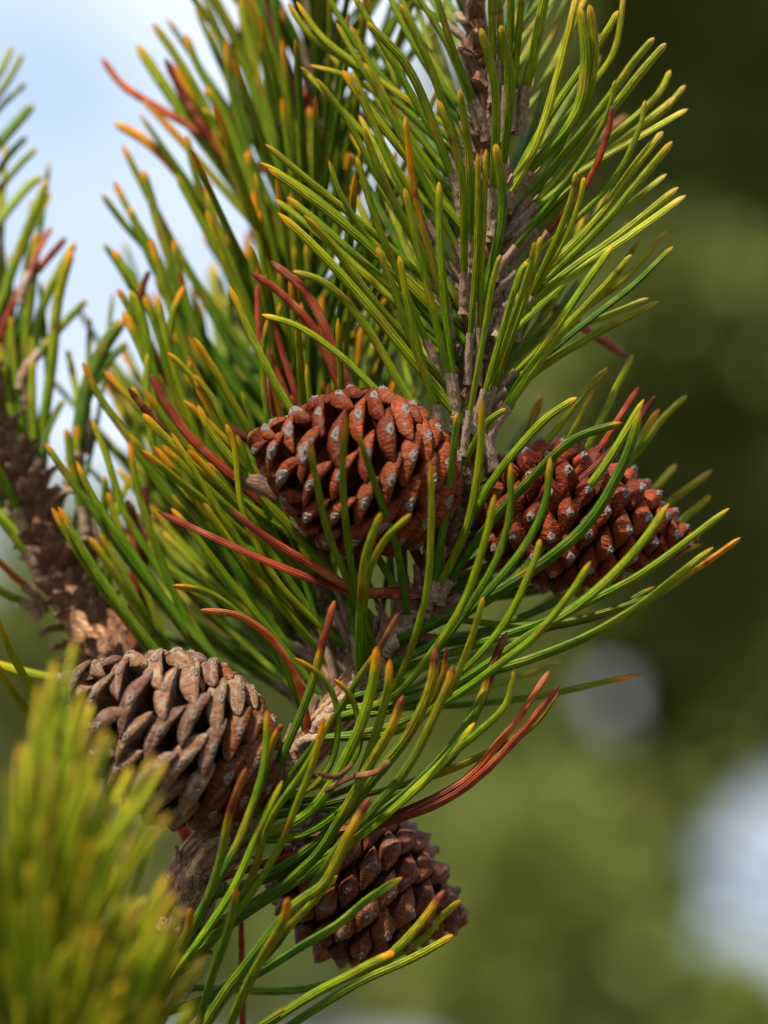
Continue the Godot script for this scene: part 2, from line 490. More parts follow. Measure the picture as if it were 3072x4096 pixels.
func scale_mesh(keel: float, seed_at: int) -> ArrayMesh:
	var v := PackedVector3Array(); var uv := PackedVector2Array(); var idx := PackedInt32Array()
	var cols := 15
	var sub := 2
	var rows := (PLATE.size() - 1) * sub + 1
	var skew := rng.randf_range(-0.25, 0.25)
	for r in rows:
		for c in cols:
			var x := sin((c / float(cols - 1) - 0.5) * PI)
			var p := scale_point(x, r / float(sub), keel, skew)
			var n := noise.get_noise_3d(p.x * 60.0 + seed_at * 31.0, p.y * 60.0, p.z * 40.0)
			var wr := noise.get_noise_2d(p.x * 190.0 + seed_at * 57.0, p.y * 35.0)
			v.append(p + Vector3(0.03 * n, 0.05 * n, 0.075 * n + 0.05 * wr if p.z > -0.8 else 0.0))
			uv.append(Vector2(c / float(cols - 1) * 0.9 + seed_at * 0.37, r / float(rows - 1) * 1.4 + seed_at * 0.23))
	for r in rows - 1:
		for c in cols - 1:
			var i := r * cols + c
			idx.append_array([i, i + cols, i + 1, i + 1, i + cols, i + cols + 1])
	return mesh_of(v, uv, PackedColorArray(), idx)

func umbo_mesh(keel: float, prick: float, seed_at: int, size: float) -> ArrayMesh:
	# the grey boss in the middle of a scale, with its prickle; follows the scale's face
	var v := PackedVector3Array(); var uv := PackedVector2Array(); var idx := PackedInt32Array()
	var rings := 6
	var sides := 16
	for r in rings + 1:
		var f := r / float(rings)
		for k in sides + 1:
			var g := TAU * (k % sides) / sides
			var dia := 1.0 / pow(pow(absf(cos(g)), 1.35) + pow(absf(sin(g)), 1.35), 1.0 / 1.35)
			dia *= 1.0 + 0.18 * noise.get_noise_2d(cos(g) * 90.0 + seed_at * 77.0, sin(g) * 90.0)
			var x := f * dia * cos(g) * 0.30 * size
			var row := (7.0 if keel > 1.2 else 6.6) + f * dia * sin(g) * (1.7 if sin(g) > 0 else 1.2) * size
			var p := scale_point(x, row, keel, 0.0)
			var lift := 0.045 * sqrt(maxf(1.0 - f * f, 0.0)) + 0.035 - (0.12 if r == rings else 0.0)
			lift += prick * pow(maxf(1.0 - f * 3.5, 0.0), 1.3)
			lift -= 0.05 * exp(-pow((f - 0.42) / 0.14, 2.0))
			lift += 0.02 * noise.get_noise_3d(p.x * 150.0, p.y * 150.0, seed_at * 9.0)
			v.append(p + Vector3(0, 0.25 * lift, lift))
			uv.append(Vector2(x + 0.5 + seed_at * 0.3, p.y + 0.5))
	for r in rings:
		for k in sides:
			var i := r * (sides + 1) + k
			idx.append_array([i, i + 1, i + sides + 1, i + 1, i + sides + 2, i + sides + 1])
	return mesh_of(v, uv, PackedColorArray(), idx)

func cone_radius(s: float, peak: float) -> float:
	var q := PI * pow(clampf(s * 0.95 + 0.035, 0, 1), peak)
	return pow(maxf(sin(q), 0.0), 0.6 if q < PI * 0.5 else 1.12)

func make_cone(label: String, base: Vector3, tip: Vector3, rmax: float, count: int, kind: String, umbo: String, look: Dictionary) -> Node3D:
	var root := thing("pine_cone", label, "pine cone", base, "pine cones on the branches")
	var axis := (tip - base).normalized()
	var length := (tip - base).length()
	var side := axis.cross(cam_basis.z).normalized()
	root.basis = Basis(side, axis, side.cross(axis)).orthonormalized()
	var peak: float = look.get("peak", 0.85)
	var keel: float = look.get("keel", 1.0)
	# core
	var v := PackedVector3Array(); var uv := PackedVector2Array(); var idx := PackedInt32Array()
	for r in 13:
		var s := r / 12.0
		for k in 17:
			var g := TAU * k / 16.0
			v.append(Vector3(cos(g), 0, sin(g)) * rmax * 0.42 * cone_radius(s, peak) + Vector3(0, s * length * 0.93, 0))
			uv.append(Vector2(k / 16.0, s))
	for r in 12:
		for k in 16:
			var i := r * 17 + k
			idx.append_array([i, i + 17, i + 1, i + 1, i + 17, i + 18])
	part("core", mesh_of(v, uv, PackedColorArray(), idx), mats.core, root)
	var scales := []
	var bosses := []
	var large := []
	for k in 5:
		scales.append(scale_mesh(keel, k + rng.randi_range(0, 90)))
		bosses.append(umbo_mesh(keel, look.get("prick", 0.25), k * 3 + 1, look.get("umbo", 1.0)))
		large.append(umbo_mesh(keel, look.get("prick", 0.25), k * 3 + 2, look.get("umbo", 1.0) * look.get("tip_umbo", 1.0)))
	# even spread of scales over the surface
	var steps := 400
	var cum := [0.0]
	for q in steps:
		var s := (q + 0.5) / steps
		var r1 := cone_radius(s, peak) * rmax
		var dr := (cone_radius(s + 0.004, peak) - cone_radius(s - 0.004, peak)) * rmax / 0.008
		var density := 1.0 / (0.26 + 0.74 * smoothstep(0.0, 0.62, r1 / rmax))
		cum.append(cum[-1] + r1 * sqrt(dr * dr + length * length) * TAU / steps * density)
	var area: float = cum[-1]
	var j := 0
	for n in count:
		var want := (n + 0.5) / count * area
		while cum[j + 1] < want and j < steps - 1: j += 1
		var s: float = (j + (want - cum[j]) / maxf(cum[j + 1] - cum[j], 1e-9)) / steps
		var ang: float = n * 2.399963 + look.get("spin", 0.0)
		var r := cone_radius(s, peak) * rmax
		var dr := (cone_radius(s + 0.01, peak) - cone_radius(s - 0.01, peak)) * rmax / 0.02
		var rad := Vector3(cos(ang), 0, sin(ang))
		var tang := Vector3(-sin(ang), 0, cos(ang))
		var m := (rad * dr + Vector3.UP * length).normalized()
		var nrm := (rad * length - Vector3.UP * dr).normalized()
		var cell := area / count * (0.26 + 0.74 * smoothstep(0.0, 0.62, r / rmax))
		var w: float = sqrt(cell * look.get("aspect", 2.1)) * look.get("wide", 1.12)
		w = minf(w, r * 2.6 + 0.002)
		var h: float = sqrt(cell / look.get("aspect", 2.1)) * look.get("tall", 0.9)
		var tilt: float = look.get("tilt", 0.5) * (1.0 - 0.5 * smoothstep(0.75, 1.0, s)) + rng.randf_range(-0.15, 0.15)
		var z := (nrm * cos(tilt) + m * sin(tilt)).normalized()
		var y := (m * cos(tilt) - nrm * sin(tilt)).normalized()
		var turn := rng.randf_range(-0.15, 0.15)
		var x := y.cross(z).normalized()
		x = x.rotated(z, turn); y = y.rotated(z, turn)
		var jig := rng.randf_range(0.9, 1.1)
		var worn: String = look.get("tip_kind", kind) if s + rng.randf_range(-0.12, 0.12) > look.get("tip_from", 0.8) else kind
		var o := part("scale", scales[n % 5], mats["%s_%d" % [worn, rng.randi_range(0, 3)]], root)
		o.transform = Transform3D(Basis(x * w * 0.5 * jig, y * h * jig, z * h * jig * look.get("deep", 1.0)), rad * r * rng.randf_range(0.975, 1.02) + Vector3.UP * s * length)
		if s > 0.06: part("umbo", (large if s > 0.78 else bosses)[n % 5], mats[umbo], o)
	return root

# ---------------------------------------------------------------- trees behind

func make_tree(called: String, label: String, foot: Vector3, top: float, clumps: Array, tones: Array, group: String, leaf := 0.09) -> void:
	var root := thing(called, label, "tree", foot, group)
	# trunk: tapered, slightly bent
	var v := PackedVector3Array(); var uv := PackedVector2Array(); var idx := PackedInt32Array()
	var lean := Vector3(rng.randf_range(-0.15, 0.15), 0, rng.randf_range(-0.15, 0.15))
	var tubes := [[[Vector3.ZERO, lean + Vector3(0.05, top * 0.5, 0), lean * 1.6 + Vector3(0, top, 0)], 0.09]]
	for c in clumps:
		var to: Vector3 = c[0] - foot
		var h := clampf(to.y - 0.35, 0.3, top * 0.95)
		var on := lean * 1.6 * h / top + Vector3(0, h, 0)
		tubes.append([[on, on.lerp(to, 0.5) + Vector3(0, -0.05, 0), to], 0.025])
	for tb in tubes:
		var first := v.size()
		for s in 9:
			var t := s / 8.0
			var p := catmull(tb[0], t)
			for k in 9:
				var g := TAU * k / 8.0
				v.append(p + Vector3(cos(g), 0.3 * sin(g * 2.0), sin(g)) * tb[1] * (1.0 - 0.75 * t))
				uv.append(Vector2(k / 8.0, t))
		for s in 8:
			for k in 8:
				var i := first + s * 9 + k
				idx.append_array([i, i + 9, i + 1, i + 1, i + 9, i + 10])
	part("trunk", mesh_of(v, uv, PackedColorArray(), idx), mats.wood, root)
	# crown: sprays of narrow leaf blades
	v = PackedVector3Array(); idx = PackedInt32Array()
	var col := PackedColorArray()
	for c in clumps:
		var centre: Vector3 = c[0] - foot
		var rad: float = c[1]
		var tone: Color = tones[c[3] % tones.size()]
		for n in int(c[2]):
			var dir := Vector3(rng.randfn(), rng.randfn(), rng.randfn()).normalized()
			var p := centre + dir * rad * pow(rng.randf(), 0.45) * Vector3(1, 0.8, 1)
			var out := (dir + Vector3(rng.randfn(), rng.randfn() + 0.6, rng.randfn()) * 0.6).normalized()
			var shade := rng.randf_range(0.7, 1.3)
			var cc := Color(tone.r * shade * rng.randf_range(0.9, 1.15), tone.g * shade, tone.b * shade)
			for q in 3:
				var o2 := (out + Vector3(rng.randfn(), rng.randfn(), rng.randfn()) * 0.45).normalized()
				var sd := o2.cross(Vector3(rng.randfn(), rng.randfn(), rng.randfn())).normalized() * leaf * 0.2
				var l := leaf * rng.randf_range(0.7, 1.4)
				var i := v.size()
				v.append(p - sd * 0.5); v.append(p + o2 * l * 0.55 - sd); v.append(p + o2 * l); v.append(p + o2 * l * 0.55 + sd)
				for z in 4: col.append(cc)
				idx.append_array([i, i + 1, i + 2, i, i + 2, i + 3])
	part("crown", mesh_of(v, PackedVector2Array(), col, idx), mats.leaf, root)

func clump(px: float, py: float, depth: float, r_px: float, count: int, tone: int) -> Array:
	return [far_at(px, py, depth), r_px * PX * depth, count, tone]

# ---------------------------------------------------------------- what was read off the photograph
# each needle: kind, width in pixels, dz of the tip, dz of the base, [x, y of the tip ... x, y of the base]

const MAIN_STEM := [[330, 4500, 270, -4], [620, 3880, 250, -4], [800, 3480, 225, -5], [960, 3300, 205, -6], [1180, 3040, 185, -8], [1400, 2790, 175, -9], [1580, 2570, 165, -9], [1690, 2420, 155, -9], [1790, 2200, 140, -9], [1850, 1950, 115, -9], [1870, 1700, 105, -8], [1890, 1400, 95, -8], [1930, 1050, 90, -8], [1950, 750, 85, -9], [1935, 450, 80, -10], [1910, 150, 76, -11], [1890, -200, 70, -12]]

const UPPER := [
	["g", 38, 9, -2, [340, 400, 432, 700, 445, 1110]], ["g", 36, 8, -2, [425, 358, 462, 620, 470, 960]],
	["g", 40, 12, -2, [510, 112, 570, 380, 560, 770]], ["g", 38, 10, -2, [590, 100, 628, 330, 600, 670]],
	["g", 28, 11, 0, [498, 615, 497, 950, 468, 1350]], ["g", 28, 11, 0, [532, 595, 520, 900, 505, 1330]],
	["d", 46, 13, 0, [570, 575, 597, 850, 525, 1200]], ["g", 34, 8, -1, [343, 725, 352, 1050, 400, 1515]],
	["g", 34, 8, -1, [205, 750, 280, 1080, 385, 1515]], ["a", 32, 7, -2, [207, 465, 250, 790, 360, 1200]],
	["g", 34, 6, -2, [95, 988, 190, 1230, 335, 1640]], ["g", 34, 7, -1, [183, 1022, 235, 1290, 330, 1640]],
	["g", 32, 3, -5, [12, 625, 110, 930, 300, 1380]], ["g", 34, 4, -4, [35, 505, 140, 760, 330, 1130]],
	["g", 34, 2, -5, [42, 250, 180, 520, 420, 1000]], ["g", 38, 3, -5, [55, 88, 235, 300, 400, 720]],
	["g", 34, 4, -5, [185, 15, 300, 250, 430, 620]], ["l", 28, 0, -6, [-10, 290, 90, 520, 300, 900]],
	["g", 32, 2, -5, [320, -60, 400, 200, 490, 420]], ["g", 32, -2, -7, [240, -40, 370, 170, 480, 440]],
	["g", 34, -2, -7, [0, -20, 160, 250, 380, 640]], ["l", 36, 4, -4, [550, -80, 555, 100, 560, 260]],
	["g", 36, 4, -4, [580, -100, 587, 80, 590, 260]], ["g", 34, 6, -4, [630, -150, 628, 100, 615, 360]],
	["g", 34, 5, -4, [680, -120, 665, 100, 640, 370]], ["l", 46, 4, -5, [775, -60, 735, 150, 690, 360]],
	["g", 46, 6, -3, [905, 25, 928, 250, 880, 470, 690, 690]], ["g", 42, 5, -4, [945, 18, 962, 230, 905, 450, 700, 690]],
	["l", 40, 6, -3, [900, -40, 830, 260, 735, 570, 620, 780]], ["g", 34, 2, -6, [1062, 42, 980, 180, 800, 440, 640, 720]],
	["l", 28, -2, -8, [1085, -40, 1045, 200, 930, 370, 740, 620]], ["l", 36, -3, -8, [1205, 150, 1120, 250, 1000, 420, 700, 800]],
	["l", 36, -3, -8, [1252, 172, 1150, 290, 1040, 430, 720, 830]], ["g", 28, 2, -5, [1048, 320, 1010, 470, 880, 690, 640, 1000]],
	["r", 26, 3, -6, [1038, 418, 1010, 560, 930, 740, 770, 940]], ["l", 30, -10, -9, [1270, 280, 1200, 400, 980, 600, 690, 900]],
	["l", 30, -9, -9, [1330, 340, 1230, 450, 1020, 620, 720, 930]], ["l", 36, -6, -8, [1290, 388, 1180, 480, 980, 640, 700, 900]],
	["l", 34, -5, -8, [1340, 435, 1150, 545, 900, 690, 690, 860]], ["g", 26, 0, -6, [1168, 400, 1135, 540, 1000, 770, 640, 1100]],
	["l", 38, -2, -6, [1240, 525, 1130, 660, 950, 900, 650, 1200]], ["g", 38, -1, -6, [1277, 565, 1140, 730, 980, 920, 680, 1210]],
	["l", 30, -8, -9, [1255, 695, 1100, 820, 900, 980, 600, 1280]], ["g", 28, 4, -5, [892, 688, 870, 800, 810, 960, 690, 1220]],
	["g", 28, 4, -5, [925, 708, 905, 800, 855, 930, 710, 1200]], ["l", 38, -1, -6, [1302, 748, 1080, 930, 830, 1110, 570, 1350]],
	["l", 38, 0, -6, [1332, 780, 1110, 940, 880, 1100, 600, 1360]], ["g", 28, 6, -3, [725, 968, 700, 1090, 640, 1270, 535, 1570]],
	["g", 28, 5, -4, [750, 945, 728, 1060, 670, 1240, 560, 1560]], ["g", 32, 7, -2, [698, 1048, 662, 1110, 590, 1350, 525, 1575]],
	["l", 28, 8, -1, [590, 1018, 560, 1120, 525, 1330, 465, 1660]], ["g", 36, 2, -4, [1038, 985, 940, 1120, 800, 1330, 600, 1630]],
	["l", 38, 2, -4, [1115, 1018, 1020, 1130, 820, 1350, 610, 1640]], ["l", 28, -8, -8, [1148, 955, 1060, 1080, 870, 1280, 640, 1500]],
	["l", 30, -3, -7, [1252, 925, 1090, 1110, 880, 1270, 640, 1500]], ["d", 30, -1, -6, [1280, 985, 1110, 1150, 880, 1330, 600, 1570]],
	["l", 30, -8, -8, [1182, 1192, 1000, 1270, 780, 1360, 560, 1550]], ["l", 36, -4, -7, [1225, 1205, 1000, 1320, 780, 1450, 620, 1580]],
	["r", 40, -38, -26, [1092, 1425, 850, 1262, 740, 1180]], ["t", 44, -42, -30, [1100, 465, 960, 570, 830, 690]],
	["y", 40, -30, -20, [935, 855, 880, 900, 790, 1000]], ["g", 30, 2, -4, [610, 1635, 530, 1700, 430, 1870]]]

const UPPER_WEST := [
	["g", 40, 2, -5, [1072, 675, 1250, 800, 1480, 990, 1720, 1230]], ["g", 36, 0, -6, [1040, 650, 1230, 770, 1450, 950, 1720, 1200]],
	["l", 34, -4, -7, [1060, 575, 1250, 735, 1480, 920, 1700, 1120]], ["g", 42, 6, -3, [1110, 850, 1300, 1030, 1520, 1280, 1760, 1580]],
	["g", 42, 5, -4, [1215, 860, 1355, 1010, 1490, 1200, 1750, 1500]], ["g", 36, -8, -8, [1098, 795, 1230, 900, 1420, 1060, 1600, 1230]],
	["g", 36, -10, -9, [1148, 790, 1280, 900, 1450, 1050]], ["g", 30, 1, -6, [1315, 640, 1370, 790, 1490, 980, 1660, 1200]],
	["g", 32, -3, -7, [1265, 312, 1390, 480, 1520, 720, 1700, 1000]], ["y", 36, -3, -7, [1370, 280, 1440, 390, 1580, 570, 1760, 800]],
	["g", 26, -1, -6, [1410, 285, 1480, 450, 1550, 640, 1700, 950]], ["g", 30, -8, -9, [1345, 90, 1430, 240, 1550, 420, 1750, 700]],
	["g", 30, -8, -9, [1400, 98, 1465, 230, 1600, 500, 1780, 800]], ["g", 34, -14, -12, [1150, 10, 1250, 150, 1450, 290, 1750, 560]],
	["g", 34, -13, -12, [1185, 5, 1285, 145, 1430, 260, 1750, 480]], ["g", 28, -12, -11, [1235, 260, 1400, 310, 1560, 420, 1750, 640]],
	["g", 28, -15, -12, [1200, 265, 1310, 380, 1480, 560, 1700, 800]], ["l", 36, -7, -9, [1170, 1085, 1310, 1140, 1460, 1300, 1660, 1640]],
	["g", 32, 0, -6, [1045, 1258, 1200, 1310, 1380, 1440, 1620, 1680]], ["r", 42, -8, -10, [1080, 1042, 1230, 1180, 1340, 1400, 1420, 1600]],
	["r", 38, -8, -10, [1005, 1090, 1130, 1180, 1270, 1340, 1380, 1600]], ["r", 26, -14, -14, [1030, 1130, 1033, 1300, 1060, 1480]],
	["r", 28, -14, -14, [1050, 1150, 1110, 1350, 1190, 1600]], ["r", 26, -14, -14, [1070, 1390, 1105, 1480, 1160, 1610]],
	["y", 38, -4, -8, [915, 1140, 1010, 1350, 1100, 1530, 1200, 1700]], ["o", 30, -12, -12, [1070, 1275, 1050, 1450, 1075, 1700]],
	["o", 30, -12, -12, [1205, 1205, 1212, 1400, 1235, 1640]], ["o", 28, -16, -14, [1122, 1205, 1100, 1380, 1110, 1600]]]

const LOWER := [
	# beside and in front of the rust-brown cone and the red-brown cone
	["d", 40, 10, -2, [1830, 1648, 1808, 1850, 1773, 2100, 1740, 2340]], ["g", 36, 12, -2, [1928, 1590, 1922, 1800, 1880, 2060, 1800, 2260, 1745, 2350]],
	["g", 34, 18, -2, [1723, 1840, 1725, 2100, 1700, 2400, 1590, 2730]], ["d", 34, 16, -3, [2043, 1848, 2035, 2080, 1950, 2310, 1740, 2610]],
	["d", 36, 14, -3, [2203, 1825, 2175, 2030, 2060, 2240, 1800, 2520]], ["g", 34, 18, -2, [1981, 1975, 1935, 2180, 1835, 2450, 1640, 2720]],
	["d", 44, 10, -3, [2488, 1690, 2290, 1762, 2110, 1930, 1940, 2120, 1790, 2330]], ["g", 36, 4, -5, [2308, 1590, 2190, 1670, 2075, 1790, 1960, 1940, 1860, 2130]],
	["d", 48, 12, -3, [2563, 1640, 2500, 1840, 2370, 2070, 2200, 2230, 2000, 2360, 1800, 2460]], ["g", 40, 6, -4, [2578, 1595, 2440, 1830, 2270, 2060, 2040, 2330]],
	["y", 30, -6, -9, [2373, 1555, 2310, 1690, 2240, 1810, 2120, 1960]], ["y", 34, -14, -12, [2168, 1590, 2100, 1745, 2000, 1900]],
	["l", 34, -8, -10, [2433, 1470, 2310, 1600, 2150, 1820, 2000, 2000]], ["l", 32, -10, -12, [2533, 1415, 2470, 1540, 2400, 1690, 2290, 1880]],
	["l", 34, -14, -14, [2748, 1580, 2650, 1675, 2530, 1830, 2300, 2050]], ["o", 36, -12, -14, [2638, 1635, 2550, 1770, 2450, 1900, 2250, 2100]],
	["r", 30, -5, -9, [2558, 1545, 2465, 1690, 2370, 1830, 2150, 2050]], ["k", 32, 4, -6, [2621, 1582, 2520, 1725, 2340, 1905, 2110, 2080, 1940, 2165, 1750, 2255]],
	["g", 34, 16, -3, [2163, 2155, 2128, 2270, 2020, 2490, 1840, 2690]], ["g", 34, 18, -2, [2363, 2245, 2285, 2370, 2150, 2535, 2000, 2655, 1770, 2815]],
	["g", 40, 16, -3, [2678, 2012, 2540, 2205, 2340, 2400, 2130, 2535, 1820, 2740]], ["g", 36, 10, -5, [2918, 2032, 2760, 2155, 2560, 2300, 2370, 2400, 2200, 2480, 1960, 2560]],
	["a", 32, 2, -5, [2963, 2150, 2860, 2225, 2760, 2290, 2600, 2390]], ["g", 40, 12, -4, [2855, 2188, 2710, 2305, 2550, 2430, 2340, 2550, 2110, 2640, 1850, 2720]],
	["d", 36, -2, -8, [2620, 2345, 2430, 2450, 2210, 2505, 1970, 2545, 1800, 2570]], ["d", 34, -8, -10, [2400, 2300, 2200, 2420, 2000, 2500, 1820, 2560]],
	["y", 32, -22, -18, [2843, 1983, 2750, 2062, 2600, 2180]], ["l", 38, -24, -18, [2850, 1880, 2690, 2000, 2550, 2110]], ["l", 34, -26, -18, [2706, 1858, 2610, 1965, 2480, 2100]],
	["g", 34, 16, -2, [1935, 2385, 1900, 2510, 1845, 2660, 1780, 2790]], ["d", 32, 24, -2, [1433, 1735, 1493, 1920, 1563, 2120, 1603, 2270, 1630, 2470]],
	["o", 32, 26, -1, [1385, 1650, 1370, 1900, 1390, 2150, 1420, 2350]], ["o", 34, 26, -1, [1235, 1755, 1265, 1920, 1312, 2130, 1395, 2330]],
	["g", 36, 22, -2, [1525, 2050, 1462, 2230, 1440, 2450, 1432, 2690]], ["g", 30, 20, -2, [1645, 2055, 1540, 2160, 1475, 2300, 1452, 2500, 1460, 2680]],
	# below, to the east
	["g", 36, 10, -3, [2058, 2670, 2023, 2820, 1913, 2930, 1803, 3020, 1663, 3160, 1440, 3330]], ["g", 34, 5, -4, [2233, 2770, 2133, 2900, 1993, 2990, 1743, 3100, 1500, 3165]],
	["n", 32, 8, 0, [2198, 2682, 2103, 2830, 2003, 2960, 1843, 3130, 1573, 3262]], ["r", 40, 8, 0, [2238, 2740, 2113, 2900, 1933, 3090, 1763, 3210, 1510, 3302]],
	["e", 40, 8, -2, [2030, 2525, 1975, 2650, 1905, 2835, 1735, 3070, 1470, 3290]], ["e", 30, 4, -3, [2000, 2560, 1960, 2720, 1890, 2890, 1760, 3080]],
	["o", 46, 17, -1, [1508, 2585, 1490, 2740, 1423, 2950, 1283, 3200]], ["o", 38, 15, -1, [1560, 2635, 1543, 2800, 1463, 3050, 1390, 3210]],
	["b", 48, 15, -1, [1613, 2780, 1563, 2920, 1473, 3070, 1353, 3290, 1240, 3450]], ["b", 48, 11, -2, [1741, 2590, 1723, 2740, 1633, 2940, 1473, 3140, 1313, 3330]],
	["b", 32, 9, -3, [1788, 2585, 1763, 2730, 1673, 2890, 1540, 3060]], ["b", 42, 17, 0, [1813, 2660, 1783, 2760, 1643, 3050, 1473, 3260, 1353, 3390, 1083, 3800]],
	["g", 40, 14, -2, [1900, 2890, 1760, 3060, 1520, 3280, 1300, 3450, 1010, 3640, 780, 3810]], ["d", 36, 8, -4, [1700, 3130, 1500, 3290, 1250, 3460, 1010, 3610]],
	# below, to the west
	["o", 28, 11, -2, [1175, 2630, 1280, 2700, 1340, 2800, 1352, 2920, 1320, 3060]], ["o", 28, 10, -2, [1335, 2715, 1400, 2780, 1432, 2880, 1430, 3010]],
	["h", 36, 12, -1, [1340, 2400, 1292, 2570, 1240, 2760, 1150, 2980, 1040, 3220]], ["h", 34, 13, -1, [1592, 2455, 1520, 2590, 1430, 2720, 1330, 2880, 1180, 3080, 1030, 3270]],
	["o", 32, 20, 0, [1295, 2865, 1262, 3020, 1190, 3210, 1110, 3400, 1000, 3580, 900, 3700]], ["o", 36, 20, 0, [1068, 2835, 1065, 2980, 1040, 3130, 960, 3350, 880, 3500, 760, 3720, 670, 3860]],
	["b", 28, 12, 0, [1130, 2895, 1095, 2960, 1060, 3100, 1010, 3280]], ["h", 38, 20, 2, [985, 3070, 920, 3250, 870, 3480, 790, 3680, 690, 3860]],
	["b", 46, 20, 2, [1480, 3190, 1400, 3330, 1300, 3530, 1170, 3630, 985, 3860, 880, 4000]], ["g", 38, 10, 0, [1350, 3500, 1230, 3630, 1100, 3760, 980, 3880]],
	["d", 42, 14, 0, [1610, 3510, 1470, 3600, 1350, 3700, 1200, 3790, 1020, 3900, 880, 3960]], ["o", 36, 26, 4, [945, 3550, 930, 3650, 900, 3760, 850, 3900]],
	["o", 42, 24, 4, [1155, 3590, 1130, 3690, 1060, 3810, 980, 3960]], ["o", 40, 28, 6, [765, 3630, 750, 3730, 690, 3850, 620, 4000]],
	["b", 40, 14, 2, [1778, 3560, 1693, 3680, 1603, 3780, 1513, 3850, 1280, 3960]], ["y", 34, -6, -6, [1843, 3600, 1753, 3680, 1640, 3790]],
	["y", 36, 6, -2, [1813, 3740, 1713, 3800, 1613, 3850, 1400, 3950]], ["o", 38, 16, 0, [1580, 3810, 1513, 3840, 1400, 3900, 1200, 4010]],
	["r", 26, -12, -14, [965, 3650, 966, 3760, 968, 3900]], ["g", 38, 16, 2, [1130, 3120, 1030, 3330, 930, 3560, 800, 3760, 690, 3920]],
	["g", 34, 14, 1, [1330, 2850, 1230, 3060, 1080, 3280, 1010, 3500, 900, 3700]]]

const WEST := [
	# west of the rust-brown cone: sharp enough to tell apart
	["k", 34, -10, -16, [512, 1552, 600, 1660, 720, 1790, 830, 1890]], ["r", 40, -8, -14, [600, 1495, 680, 1640, 770, 1760, 890, 1870]],
	["y", 34, -12, -16, [528, 1545, 590, 1660, 700, 1790]], ["y", 38, -6, -14, [570, 1655, 680, 1770, 830, 1900, 1000, 2030, 1220, 2170]],
	["o", 32, -10, -16, [645, 1780, 730, 1860, 870, 1990, 1020, 2130]], ["o", 36, -5, -14, [567, 1800, 700, 1910, 850, 2030, 1050, 2200, 1250, 2380]],
	["o", 34, -5, -14, [750, 1797, 830, 1880, 920, 1980, 1060, 2140]], ["y", 32, -8, -16, [733, 1600, 830, 1690, 960, 1820, 1080, 1950]],
	["y", 30, -9, -16, [775, 1520, 860, 1640, 930, 1780, 1010, 1900]], ["y", 38, -4, -12, [790, 1620, 850, 1740, 980, 1900, 1150, 2100, 1300, 2270]],
	["y", 28, -3, -10, [905, 1695, 940, 1800, 962, 2000, 1010, 2150]], ["o", 30, -8, -12, [830, 1852, 890, 1920, 970, 2010]],
	["o", 36, -3, -12, [682, 2030, 770, 2130, 900, 2300, 1100, 2550, 1250, 2740]], ["o", 36, 5, -6, [688, 2342, 830, 2370, 960, 2460, 1100, 2600, 1200, 2820, 1230, 3000]],
	["r", 38, 4, -2, [630, 2045, 830, 2140, 1100, 2260, 1390, 2365, 1540, 2380]], ["r", 38, 8, -3, [908, 2030, 1080, 2160, 1280, 2280, 1430, 2360, 1600, 2365]],
	["n", 36, 6, -5, [800, 2440, 960, 2465, 1090, 2560, 1180, 2700, 1228, 2880, 1235, 3040]], ["o", 34, -16, -20, [180, 1770, 260, 1890, 380, 2050, 520, 2250, 700, 2480]],
	["o", 38, -12, -18, [303, 1840, 380, 2000, 530, 2210, 700, 2450, 870, 2640, 960, 2760]], ["y", 32, -20, -22, [368, 1680, 425, 1820, 500, 2050, 620, 2250]],
	["o", 36, -14, -18, [518, 1762, 542, 1920, 605, 2130, 705, 2390, 820, 2630]], ["o", 38, -10, -16, [232, 2025, 325, 2190, 435, 2360, 620, 2600]],
	["o", 34, -12, -18, [205, 2028, 300, 2190, 420, 2370, 600, 2610]], ["y", 34, -24, -24, [358, 2150, 430, 2250, 520, 2400]],
	["y", 30, -24, -24, [395, 2130, 480, 2270, 560, 2420]], ["y", 32, -24, -24, [430, 1970, 465, 2080, 530, 2240]],
	["k", 60, -26, -24, [510, 1995, 545, 2200, 540, 2590]], ["k", 40, -28, -26, [575, 1930, 585, 2080, 575, 2300]],
	["d", 38, -14, -18, [720, 1900, 830, 2080, 960, 2300, 1110, 2530]], ["g", 38, -8, -14, [800, 1990, 1000, 2280, 1180, 2490, 1390, 2740]],
	["d", 38, -12, -16, [860, 1840, 1090, 2200, 1310, 2500, 1420, 2650]], ["d", 38, -10, -14, [1000, 2080, 1250, 2460, 1420, 2620]],
	["y", 38, -10, -18, [775, 1350, 870, 1500, 960, 1660, 1100, 1880]], ["y", 34, -12, -18, [670, 1410, 760, 1500, 850, 1640, 990, 1900]],
	["y", 28, -8, -14, [772, 1497, 835, 1570, 890, 1670, 965, 1840]], ["o", 28, -14, -18, [755, 1440, 770, 1520, 820, 1680]],
	["o", 34, -18, -22, [330, 1450, 400, 1590, 520, 1760, 680, 2000]], ["g", 34, -20, -22, [590, 1412, 592, 1600, 640, 1850]]]

